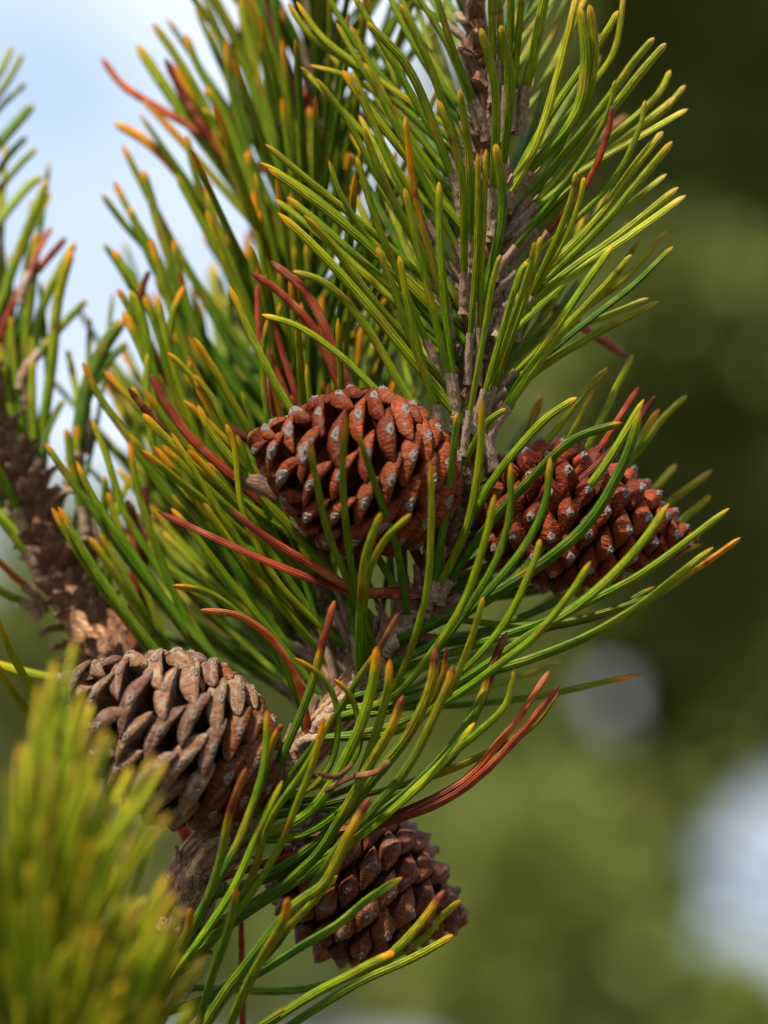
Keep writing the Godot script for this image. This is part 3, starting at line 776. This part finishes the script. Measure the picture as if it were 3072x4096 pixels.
const BACK := [
	["n", 36, -46, -38, [405, 230, 480, 330, 570, 395, 700, 470]], ["a", 40, -44, -38, [570, 395, 640, 470, 740, 580, 880, 740]],
	["a", 46, -44, -38, [455, 490, 590, 570, 720, 700, 860, 900]], ["g", 40, -42, -38, [610, 90, 720, 250, 850, 480, 1010, 800]],
	["g", 54, -46, -40, [545, 175, 660, 350, 780, 520, 940, 740]], ["o", 40, -40, -38, [740, 135, 790, 260, 880, 420, 1030, 720]],
	["k", 40, -42, -38, [660, 230, 720, 360, 790, 480, 900, 640]], ["o", 40, -40, -38, [910, 90, 960, 220, 1050, 460, 1120, 700]], ["o", 34, -38, -38, [905, 150, 925, 370, 1000, 620]],
	["g", 60, -42, -38, [960, -20, 1000, 180, 1050, 420, 1120, 640]], ["g", 46, -42, -38, [985, -40, 1090, 230, 1190, 620]],
	["k", 46, -42, -38, [1060, -40, 1110, 150, 1190, 380, 1230, 560]], ["o", 34, -38, -38, [1130, 20, 1140, 250, 1200, 540]],
	["o", 44, -38, -36, [820, 350, 870, 430, 960, 620, 1120, 940]], ["g", 40, -38, -36, [810, 435, 900, 520, 1010, 760, 1110, 960]],
	["o", 40, -36, -36, [745, 540, 770, 650, 820, 800, 940, 1060]], ["o", 36, -34, -34, [1135, 490, 1160, 620, 1210, 920]],
	["o", 36, -34, -34, [1235, 430, 1250, 600, 1285, 920]], ["o", 36, -32, -34, [1330, 470, 1335, 650, 1345, 900]], ["o", 34, -32, -34, [1400, 570, 1390, 720, 1395, 950]],
	["o", 44, -32, -34, [990, 600, 1010, 720, 1080, 1040]], ["o", 36, -32, -34, [1005, 720, 1045, 1010, 1100, 1200]],
	["o", 34, -26, -30, [1040, 840, 1042, 1000, 1100, 1330]], ["g", 36, -22, -28, [825, 840, 880, 1000, 960, 1190, 1080, 1440]],
	["o", 46, -32, -34, [832, 720, 850, 850, 930, 1070]], ["o", 42, -38, -34, [570, 680, 600, 780, 650, 950, 770, 1270]],
	["o", 36, -40, -36, [455, 725, 520, 850, 640, 1050, 780, 1320]], ["o", 34, -42, -38, [490, 580, 560, 720, 680, 950, 800, 1150]],
	["d", 34, -42, -36, [405, 775, 500, 900, 610, 1030, 770, 1310]], ["o", 40, -38, -36, [515, 830, 560, 930, 660, 1140]],
	["o", 40, -32, -32, [600, 950, 640, 1090, 710, 1310, 830, 1620]], ["o", 36, -30, -32, [695, 950, 715, 1080, 780, 1320, 880, 1560]],
	["o", 38, -36, -32, [455, 1000, 500, 1080, 570, 1180, 700, 1420]], ["d", 34, -40, -36, [415, 975, 480, 1070, 600, 1260]], ["o", 38, -24, -28, [980, 1000, 1010, 1090, 1060, 1320]],
	["o", 34, -24, -28, [740, 1140, 690, 1260, 680, 1420, 720, 1600]], ["o", 34, -26, -28, [470, 1155, 520, 1240, 600, 1420]],
	["g", 46, -22, -26, [520, 1160, 570, 1290, 610, 1480, 680, 1740]], ["o", 40, -22, -26, [575, 1180, 640, 1350, 720, 1620]],
	["g", 36, -20, -24, [630, 1185, 660, 1330, 720, 1550, 830, 1840]], ["o", 44, -24, -26, [490, 1245, 550, 1360, 610, 1500, 700, 1700]],
	["k", 30, -34, -30, [597, 1080, 570, 1160, 560, 1280]]]

const SIDE_STEM := [[600, 2900, 230, -26], [420, 2580, 220, -28], [290, 2380, 180, -31], [200, 2170, 130, -33], [100, 1960, 110, -36], [0, 1740, 90, -38], [-110, 1450, 80, -40]]
const SIDE := [
	["g", 28, -55, -44, [50, 185, 0, 290, -70, 420]], ["g", 28, -55, -44, [90, 215, 40, 310, -60, 460]], ["l", 24, -55, -44, [105, 335, 20, 410, -90, 540]],
	["d", 46, -52, -44, [130, 420, 60, 500, -60, 640]], ["d", 40, -52, -44, [105, 550, 40, 620, -60, 760]], ["g", 30, -50, -44, [145, 595, 60, 680, -60, 830]],
	["g", 40, -50, -42, [165, 705, 90, 770, -60, 960]], ["g", 44, -48, -42, [190, 720, 130, 870, 60, 1050, -20, 1290]], ["g", 30, -48, -42, [205, 770, 140, 900, 40, 1100, -40, 1300]],
	["y", 46, -44, -40, [150, 930, 130, 1100, 105, 1350, 85, 1720]], ["r", 34, -44, -40, [265, 950, 170, 1060, 70, 1180, -20, 1400]], ["r", 28, -46, -40, [205, 910, 160, 990, 110, 1110]],
	["g", 40, -44, -40, [300, 970, 230, 1100, 160, 1260, 110, 1520]], ["y", 46, -40, -38, [287, 1000, 232, 1200, 208, 1450, 160, 1800]], ["g", 36, -44, -40, [345, 1200, 260, 1290, 150, 1420]],
	["g", 36, -40, -38, [45, 1265, 55, 1420, 80, 1640, 110, 1820]], ["d", 62, -38, -34, [490, 1280, 410, 1400, 340, 1580, 300, 1850]], ["d", 40, -38, -34, [510, 1370, 430, 1450, 350, 1600, 310, 1830]],
	["g", 42, -40, -36, [-10, 1370, 30, 1600, 90, 1850, 125, 1950]], ["g", 36, -38, -36, [130, 1440, 130, 1650, 150, 1900]], ["l", 30, -44, -38, [270, 1400, 300, 1540, 330, 1720]], ["l", 26, -46, -40, [360, 1270, 355, 1400, 350, 1650]],
	["d", 36, -40, -36, [255, 1600, 200, 1700, 150, 1850]], ["o", 34, -30, -30, [265, 1715, 285, 1850, 330, 2050]], ["o", 34, -34, -32, [305, 1700, 320, 1880, 370, 2100]],
	["d", 42, -26, -30, [-30, 1840, 40, 1980, 75, 2065]], ["g", 36, -24, -28, [-60, 2010, 30, 2120, 112, 2228]], ["n", 36, -22, -28, [-30, 2220, 40, 2290, 105, 2345]], ["g", 34, -22, -28, [-40, 2330, 20, 2375, 85, 2405]],
	["g", 46, -36, -32, [300, 1700, 320, 1990, 350, 2150]], ["g", 36, -36, -32, [520, 1900, 450, 2100, 430, 2300]], ["d", 34, -30, -30, [420, 1900, 420, 2150, 440, 2400]],
	["y", 34, 12, -6, [-30, 2440, 60, 2640, 130, 2760, 200, 2880]], ["y", 34, 14, -4, [-30, 2640, 70, 2790, 180, 2950]], ["y", 42, -18, -20, [-40, 2650, 100, 2690, 240, 2718]]]

const FRONT_STEM := [[120, 5450, 130, 56], [130, 4850, 120, 62], [120, 4300, 100, 68], [50, 3560, 60, 74]]
const LEAFY_STEM := [[1330, 2900, 100, -18], [1120, 2600, 95, -28], [1000, 2330, 90, -36], [920, 2050, 85, -44], [890, 1800, 78, -50]]
const BACK_STEM := [[1400, 2850, 110, -14], [1290, 2560, 105, -22], [1240, 2250, 100, -28], [1230, 1850, 95, -34], [1240, 1350, 90, -40], [1260, 800, 85, -44], [1290, 200, 80, -46], [1300, -250, 76, -47]]

func spray(parent: Node3D, stem: Array, t0: float, t1: float, count: int, w0: float, w1: float, len_mm: float, kinds: Array, spread: Vector2, facing: Vector2, lean: Vector3, sheath: float) -> void:
	# needles set round a stem: spread is the angle from the stem, facing the range of angles round it (0 = west, PI / 2 = towards the camera)
	var pts := stem_points(stem)
	for n in count:
		var t := lerpf(t0, t1, (n + rng.randf()) / count)
		var p := catmull(pts, t)
		var d := (catmull(pts, minf(t + 0.01, 1.0)) - catmull(pts, maxf(t - 0.01, 0.0))).normalized()
		var a := -d.cross(cam_basis.z).normalized()
		var b := cam_basis.z
		var g := rng.randf_range(facing.x, facing.y)
		var dir := a * cos(g) + b * sin(g)
		var e := rng.randf_range(spread.x, spread.y)
		var first := (d * cos(e) + dir * sin(e)).normalized()
		var later := (first + lean * rng.randf_range(0.4, 1.3) + Vector3(rng.randfn(), rng.randfn(), rng.randfn()) * 0.06).normalized()
		var l := len_mm * 0.001 * rng.randf_range(0.78, 1.15)
		var s := p + dir * stem_radius(stem, t) * 0.9 + first * sheath * 0.7
		var mid := s + first * l * 0.5
		needle_from(parent, kinds[rng.randi() % kinds.size()], rng.randf_range(w0, w1) * 0.001, [s, mid, mid + later * l * 0.5], sheath)

func build_setting() -> void:
	var g := PlaneMesh.new()
	g.size = Vector2(600, 600)
	g.subdivide_width = 4
	g.subdivide_depth = 4
	var gm := StandardMaterial3D.new()
	var gn := FastNoiseLite.new()
	gn.seed = 4
	gn.frequency = 0.02
	gn.fractal_octaves = 5
	gm.albedo_texture = image_from(256, 256, func(u, v):
		var k: float = 0.5 + gn.get_noise_2d(u * 256.0, v * 256.0)
		return Color(0.20, 0.22, 0.10).lerp(Color(0.36, 0.31, 0.20), clampf(k, 0, 1)))
	gm.uv1_scale = Vector3(90, 90, 1)
	gm.roughness = 1.0
	var o := part("ground", g, gm, self)
	o.set_meta("kind", "structure")
	# trees behind: green pines
	var green := [Color(0.14, 0.18, 0.034)]
	make_tree("pine_tree", "tall green pine behind the upright branch tip", Vector3(1.9, 0, -8.6), 5.0, [
		clump(2700, 150, 8.4, 420, 1500, 1), clump(2900, 650, 8.4, 420, 1500, 0), clump(2500, 500, 8.5, 330, 1100, 1), clump(3150, 1050, 8.3, 400, 1100, 0),
		clump(2350, 60, 8.7, 320, 900, 1), clump(2080, 350, 8.7, 260, 700, 1), clump(2150, 800, 8.6, 300, 900, 0), clump(2050, 1250, 8.6, 300, 900, 0), clump(1800, 900, 8.7, 260, 700, 0), clump(1650, 1350, 8.7, 280, 800, 0), clump(1850, 1650, 8.6, 300, 800, 0), clump(1500, 1750, 8.7, 260, 700, 0), clump(2150, 2150, 8.6, 320, 900, 2), clump(3050, 1900, 8.3, 330, 1000, 2), clump(2750, 2250, 8.6, 330, 1000, 0), clump(3200, 2500, 8.4, 330, 900, 2), clump(3400, 400, 8.4, 500, 1200, 1), clump(2800, -350, 8.4, 500, 1200, 1), clump(2450, -850, 7.8, 400, 600, 1), clump(3050, -1000, 7.7, 450, 700, 1)], green, "trees behind the branch", 0.12)  # the two highest clumps, out of view, are added to shade the crown below
	make_tree("pine_tree", "green pine standing behind the long red brown cone", Vector3(1.15, 0, -6.2), 3.3, [
		clump(2650, 1250, 6.0, 300, 1100, 0), clump(2950, 1350, 6.1, 300, 900, 0), clump(2450, 1550, 6.1, 260, 700, 1), clump(2850, 1680, 6.2, 300, 800, 1),
		clump(2500, 1900, 6.4, 300, 800, 1), clump(2400, 2350, 6.3, 260, 700, 1), clump(2850, 2380, 6.3, 240, 600, 1), clump(3000, 2300, 6.3, 230, 500, 1)], green, "trees behind the branch")
	make_tree("pine_tree", "low green pine whose crown shows under the long red brown cone", Vector3(0.55, 0, -5.4), 2.0, [
		clump(2150, 3550, 5.2, 260, 700, 1), clump(2350, 3800, 5.1, 280, 700, 1), clump(2000, 3950, 5.2, 330, 800, 1), clump(2230, 3330, 5.4, 200, 400, 2),
		clump(2500, 4200, 5.1, 350, 900, 2), clump(1850, 3450, 5.6, 240, 400, 2), clump(2880, 4200, 5.2, 330, 800, 2)], green, "trees behind the branch")
	make_tree("pine_tree", "green pine with a gap of sky in its crown", Vector3(1.3, 0, -7.4), 2.6, [
		clump(2085, 2640, 7.2, 210, 600, 2), clump(2735, 2630, 7.3, 205, 550, 2), clump(2080, 2980, 7.2, 215, 600, 2), clump(2420, 3235, 7.2, 230, 700, 2), clump(2765, 3010, 7.3, 200, 500, 2), clump(2410, 2445, 7.2, 205, 550, 2),
		clump(1980, 2700, 7.2, 280, 800, 1), clump(3020, 2800, 7.3, 220, 600, 0), clump(2560, 3300, 7.2, 180, 400, 2), clump(1850, 3050, 7.1, 320, 900, 1), clump(2150, 3180, 7.2, 220, 600, 2), clump(2560, 3650, 7.3, 200, 350, 0), clump(1600, 3700, 7.1, 350, 700, 1)], green, "trees behind the branch", 0.11)
	make_tree("pine_tree", "thin crowned pine seen through the gaps behind the lower cones", Vector3(-0.35, 0, -14.5), 5.2, [
		clump(1500, 2450, 14.0, 420, 338, 0), clump(1150, 2700, 14.0, 420, 338, 1), clump(800, 2500, 14.2, 380, 260, 1), clump(1300, 3200, 14.0, 480, 390, 0), clump(850, 3100, 14.0, 450, 338, 0),
		clump(1700, 3100, 14.0, 400, 286, 2), clump(1100, 3800, 13.8, 520, 442, 0), clump(1650, 3800, 13.8, 450, 338, 2), clump(550, 3700, 13.8, 480, 338, 1), clump(1150, 2150, 14.4, 330, 208, 1), clump(1400, 1950, 14.4, 260, 156, 0)], green, "trees behind the branch", 0.2)
	make_tree("pine_tree", "thin crowned pine behind the scaly twig", Vector3(-2.3, 0, -17.0), 5.0, [
		clump(250, 2500, 16.5, 380, 260, 1), clump(-50, 2800, 16.5, 420, 312, 0), clump(450, 2950, 16.5, 450, 338, 0), clump(100, 3400, 16.5, 520, 390, 0), clump(500, 2250, 16.8, 280, 156, 1), clump(0, 3900, 16.4, 520, 364, 0), clump(150, 2150, 16.8, 230, 104, 1)], green, "trees behind the branch", 0.2)

func build_main() -> void:
	var root := thing("pine_branch", "upright pine branch in focus carrying the cones and long green needles", "branch", at(330, 4500, -4))
	part("stem", stem_mesh(MAIN_STEM, root.position, 0.16, Color(1.0, 0.92, 0.78), Color(0.95, 0.72, 0.56), 220), mats.bark, root)
	for q in UPPER: lay_needle(root, q[0], q[1], q[2], q[3], q[4], 1413, 0, 0.0085)
	for q in UPPER_WEST: lay_needle(root, q[0], q[1], q[2], q[3], joined(q[4], [MAIN_STEM]), 0, 0, 0.0085)
	for q in LOWER:
		var xy: Array = q[4].duplicate()
		var n := xy.size()
		if xy[n - 1] > 3820:   # these go on to the branch below the picture
			var k: float = (4190.0 - xy[n - 1]) / maxf(xy[n - 1] - xy[n - 3], 40.0)
			xy.append_array([xy[n - 2] + (xy[n - 2] - xy[n - 4]) * minf(k, 2.2) * 0.8, 4190])
		else: xy = joined(xy, [MAIN_STEM])
		lay_needle(root, q[0], q[1], q[2], q[3], xy, 0, 0, 0.004)
	for q in [["c", 24, 16, 12, [1265, 3090, 1340, 3108, 1410, 3060]], ["c", 26, 15, 8, [1560, 3042, 1500, 3090, 1400, 3110, 1300, 3165]]]: lay_needle(root, q[0], q[1], q[2], q[3], q[4])
	# needles on the far side of the branch
	spray(root, MAIN_STEM, 0.60, 1.0, 70, 1.4, 1.9, 48, ["g", "g", "d", "l"], Vector2(0.45, 0.85), Vector2(PI * 1.02, PI * 1.98), cam_basis.y * 0.25, 0.008)
	spray(root, MAIN_STEM, 0.26, 0.55, 22, 1.4, 1.8, 50, ["g", "d", "o"], Vector2(0.6, 1.0), Vector2(PI * 1.05, PI * 1.95), cam_basis.y * 0.25, 0.006)
	scatter_flakes(root, MAIN_STEM, 0.5, 1.0, 170, 0.0042, "bract", 0.8)
	var dry := part("bract", flakes[2], mats.paper, root)
	dry.transform = Transform3D(Basis(-cam_basis.y * 0.005, (-cam_basis.x + cam_basis.y * 0.25) * 0.009, cam_basis.z * 0.004), at(1110, 1960, -6) - root.position)
	scatter_flakes(root, MAIN_STEM, 0.05, 0.55, 110, 0.0042, "bark_flake", 0.3)

func build_back() -> void:
	var root := thing("pine_branch", "softly blurred pine shoot rising behind the rust brown cone, orange needle tips", "branch", at(1400, 2850, -14))
	part("stem", stem_mesh(BACK_STEM, root.position, 0.15, Color(0.95, 0.80, 0.66), Color(0.95, 0.72, 0.56), 100), mats.bark, root)
	for q in BACK: lay_needle(root, q[0], q[1], q[2], q[3], joined(q[4], [BACK_STEM]))
	for q in WEST: lay_needle(root, q[0], q[1], q[2], q[3], joined(q[4], [BACK_STEM, MAIN_STEM]))
	spray(root, BACK_STEM, 0.1, 0.98, 190, 1.5, 2.0, 50, ["g", "d", "d", "o", "o"], Vector2(0.35, 0.75), Vector2(-0.7, PI + 0.3), cam_basis.y * 0.3 - cam_basis.x * 0.1, 0.006)

func build_leafy() -> void:
	var root := thing("pine_branch", "dense green pine shoot slanting up between the rust brown cone and the scaly twig", "branch", at(1330, 2900, -18))
	part("stem", stem_mesh(LEAFY_STEM, root.position, 0.15, Color(0.95, 0.80, 0.66), Color(0.95, 0.72, 0.56), 70), mats.bark, root)
	spray(root, LEAFY_STEM, 0.06, 1.0, 190, 1.35, 1.8, 50, ["g", "d", "g", "d", "o"], Vector2(0.1, 0.6), Vector2(PI * 0.9, PI * 2.1), cam_basis.y * 0.2, 0.005)
	spray(root, LEAFY_STEM, 0.06, 0.9, 50, 1.35, 1.8, 46, ["g", "d", "o", "y"], Vector2(0.1, 0.45), Vector2(-0.3, PI * 0.9), cam_basis.y * 0.2, 0.005)

func build_side() -> void:
	var root := thing("pine_branch", "blurred scaly brown twig with needles reaching up against the pale sky", "branch", at(600, 2900, -26))
	part("stem", stem_mesh(SIDE_STEM, root.position, 0.2, Color(0.95, 0.80, 0.66), Color(0.95, 0.72, 0.56), 90), mats.bark, root)
	for q in SIDE: lay_needle(root, q[0], q[1], q[2], q[3], q[4], 0, 0, 0.007)
	spray(root, SIDE_STEM, 0.45, 1.0, 34, 1.4, 1.9, 48, ["g", "d", "l", "g"], Vector2(0.25, 0.7), Vector2(PI, PI * 2.0), cam_basis.y * 0.35, 0.007)
	scatter_flakes(root, SIDE_STEM, 0.0, 1.0, 170, 0.0055, "bract", 1.1)

func build_front() -> void:
	var root := thing("pine_branch", "strongly blurred yellow green pine shoot close in front of the grey brown cone", "branch", at(120, 5450, 56))
	part("stem", stem_mesh(FRONT_STEM, root.position, 0.15, Color(0.95, 0.80, 0.66), Color(0.95, 0.72, 0.56), 40), mats.bark, root)
	spray(root, FRONT_STEM, 0.3, 0.98, 150, 1.6, 2.2, 41, ["w", "w", "l", "g", "w", "w", "w", "l"], Vector2(0.1, 0.8), Vector2(PI * 0.62, PI * 1.3), cam_basis.y * 0.3, 0.005)
	spray(root, FRONT_STEM, 0.36, 0.75, 45, 1.6, 2.2, 38, ["w", "w", "g", "l"], Vector2(0.45, 0.8), Vector2(PI * 0.7, PI * 1.2), cam_basis.y * 0.3, 0.005)
	spray(root, FRONT_STEM, 0.4, 0.98, 50, 1.6, 2.2, 40, ["w", "l", "w"], Vector2(0.1, 0.7), Vector2(PI * 0.1, PI * 0.7), cam_basis.y * 0.3, 0.005)

func build_cones() -> void:
	make_cone("rust brown open cone with pale grey bosses beside the upright stem", at(1790, 1985, -9), at(985, 1750, 8), 0.0176, 92, "fresh", "umbo_pale", {"tilt": 0.2, "tall": 0.80, "wide": 1.2, "aspect": 2.25, "umbo": 1.0, "prick": 0.12, "spin": 0.4, "tip_umbo": 1.7})
	make_cone("long tapering red brown cone crossed by green needles", at(1925, 2005, -12), at(2800, 2165, -10), 0.0158, 112, "red", "umbo_pale", {"tilt": 0.05, "tall": 1.0, "wide": 1.22, "aspect": 1.6, "umbo": 1.0, "prick": 0.05, "keel": 1.3, "peak": 0.76, "spin": 1.0, "tip_umbo": 1.2})
	make_cone("weathered grey brown cone partly hidden by the blurred needles", at(1050, 3150, -6), at(245, 2680, 10), 0.0178, 88, "brown", "umbo_tan", {"tilt": 0.3, "tall": 0.88, "wide": 1.3, "aspect": 2.3, "umbo": 0.8, "prick": 0.05, "keel": 0.9, "spin": 2.0, "tip_kind": "grey", "tip_from": 0.34})
	make_cone("dull purple brown cone hanging lowest under crossing needles", at(1120, 3430, -12), at(1880, 3690, -16), 0.0172, 92, "dull", "umbo_dull", {"tilt": 0.08, "tall": 0.95, "wide": 1.2, "aspect": 1.6, "umbo": 1.0, "prick": 0.05, "keel": 1.3, "spin": 0.2})
	make_cone("small blurred cone high up behind the needles", at(1450, 520, -48), at(880, 480, -50), 0.0088, 60, "fresh", "umbo_pale", {"tilt": 0.2, "spin": 0.9, "umbo": 1.2})

# ---------------------------------------------------------------- scene

func _ready() -> void:
	rng.seed = 20240611
	noise.seed = 3
	noise.noise_type = FastNoiseLite.TYPE_SIMPLEX_SMOOTH
	noise.frequency = 0.03
	noise.fractal_octaves = 3
	# camera
	var cam := Camera3D.new()
	cam.name = "camera"
	add_child(cam)
	cam.transform = Transform3D(cam_basis, EYE)
	var lens := CameraAttributesPhysical.new()
	lens.frustum_focal_length = 12.0 / (2048.0 * PX)
	lens.exposure_aperture = 3.2
	lens.frustum_focus_distance = FOCUS - 0.002
	lens.frustum_near = 0.05
	lens.frustum_far = 400.0
	cam.attributes = lens
	cam.fov = rad_to_deg(2.0 * atan(2048.0 * PX))
	cam.near = 0.05
	cam.far = 400.0
	# sky: a bright, softly clouded sky
	var env := Environment.new()
	env.background_mode = Environment.BG_SKY
	var cl := FastNoiseLite.new()
	cl.seed = 12
	cl.frequency = 1.0
	cl.fractal_octaves = 5
	var im := Image.create(1024, 512, false, Image.FORMAT_RGBF)
	for y in 512:
		var el := (0.5 - (y + 0.5) / 512.0) * PI
		for x in 1024:
			var az := (x + 0.5) / 1024.0 * TAU
			var d := Vector3(cos(el) * sin(az), sin(el), cos(el) * cos(az))
			var c := Color(0.42, 0.57, 0.78).lerp(Color(0.46, 0.59, 0.75), exp(-maxf(el, 0.0) * 4.0))
			var n := cl.get_noise_3d(d.x * 2.6, d.y * 5.5 + 3.0, d.z * 2.6)
			c = c.lerp(Color(0.90, 0.93, 1.0), clampf(0.68 + n * 1.7, 0, 1))
			if el < 0.0: c = Color(0.10, 0.10, 0.07)
			im.set_pixel(x, y, c)
	var pano := PanoramaSkyMaterial.new()
	pano.panorama = ImageTexture.create_from_image(im)
	var sky := Sky.new()
	sky.sky_material = pano
	env.sky = sky
	env.background_energy_multiplier = 0.56
	env.tonemap_mode = Environment.TONE_MAPPER_LINEAR
	env.tonemap_exposure = 2.25
	env.sdfgi_enabled = true
	env.ssao_enabled = true
	env.ssil_enabled = true
	var we := WorldEnvironment.new()
	we.name = "environment"
	we.environment = env
	add_child(we)
	# sun: veiled, high, over the camera's shoulder
	var sun := DirectionalLight3D.new()
	sun.name = "sun"
	sun.light_energy = 1.6
	sun.light_angular_distance = 3.0
	sun.light_color = Color(1.0, 0.95, 0.87)
	sun.shadow_enabled = true
	add_child(sun)
	sun.look_at_from_position(Vector3(-0.42, 1.0, 0.62), Vector3.ZERO)

	make_materials()
	make_kinds()
	make_flakes()
	build_setting()
	build_main()
	build_back()
	build_leafy()
	build_side()
	build_front()
	build_cones()
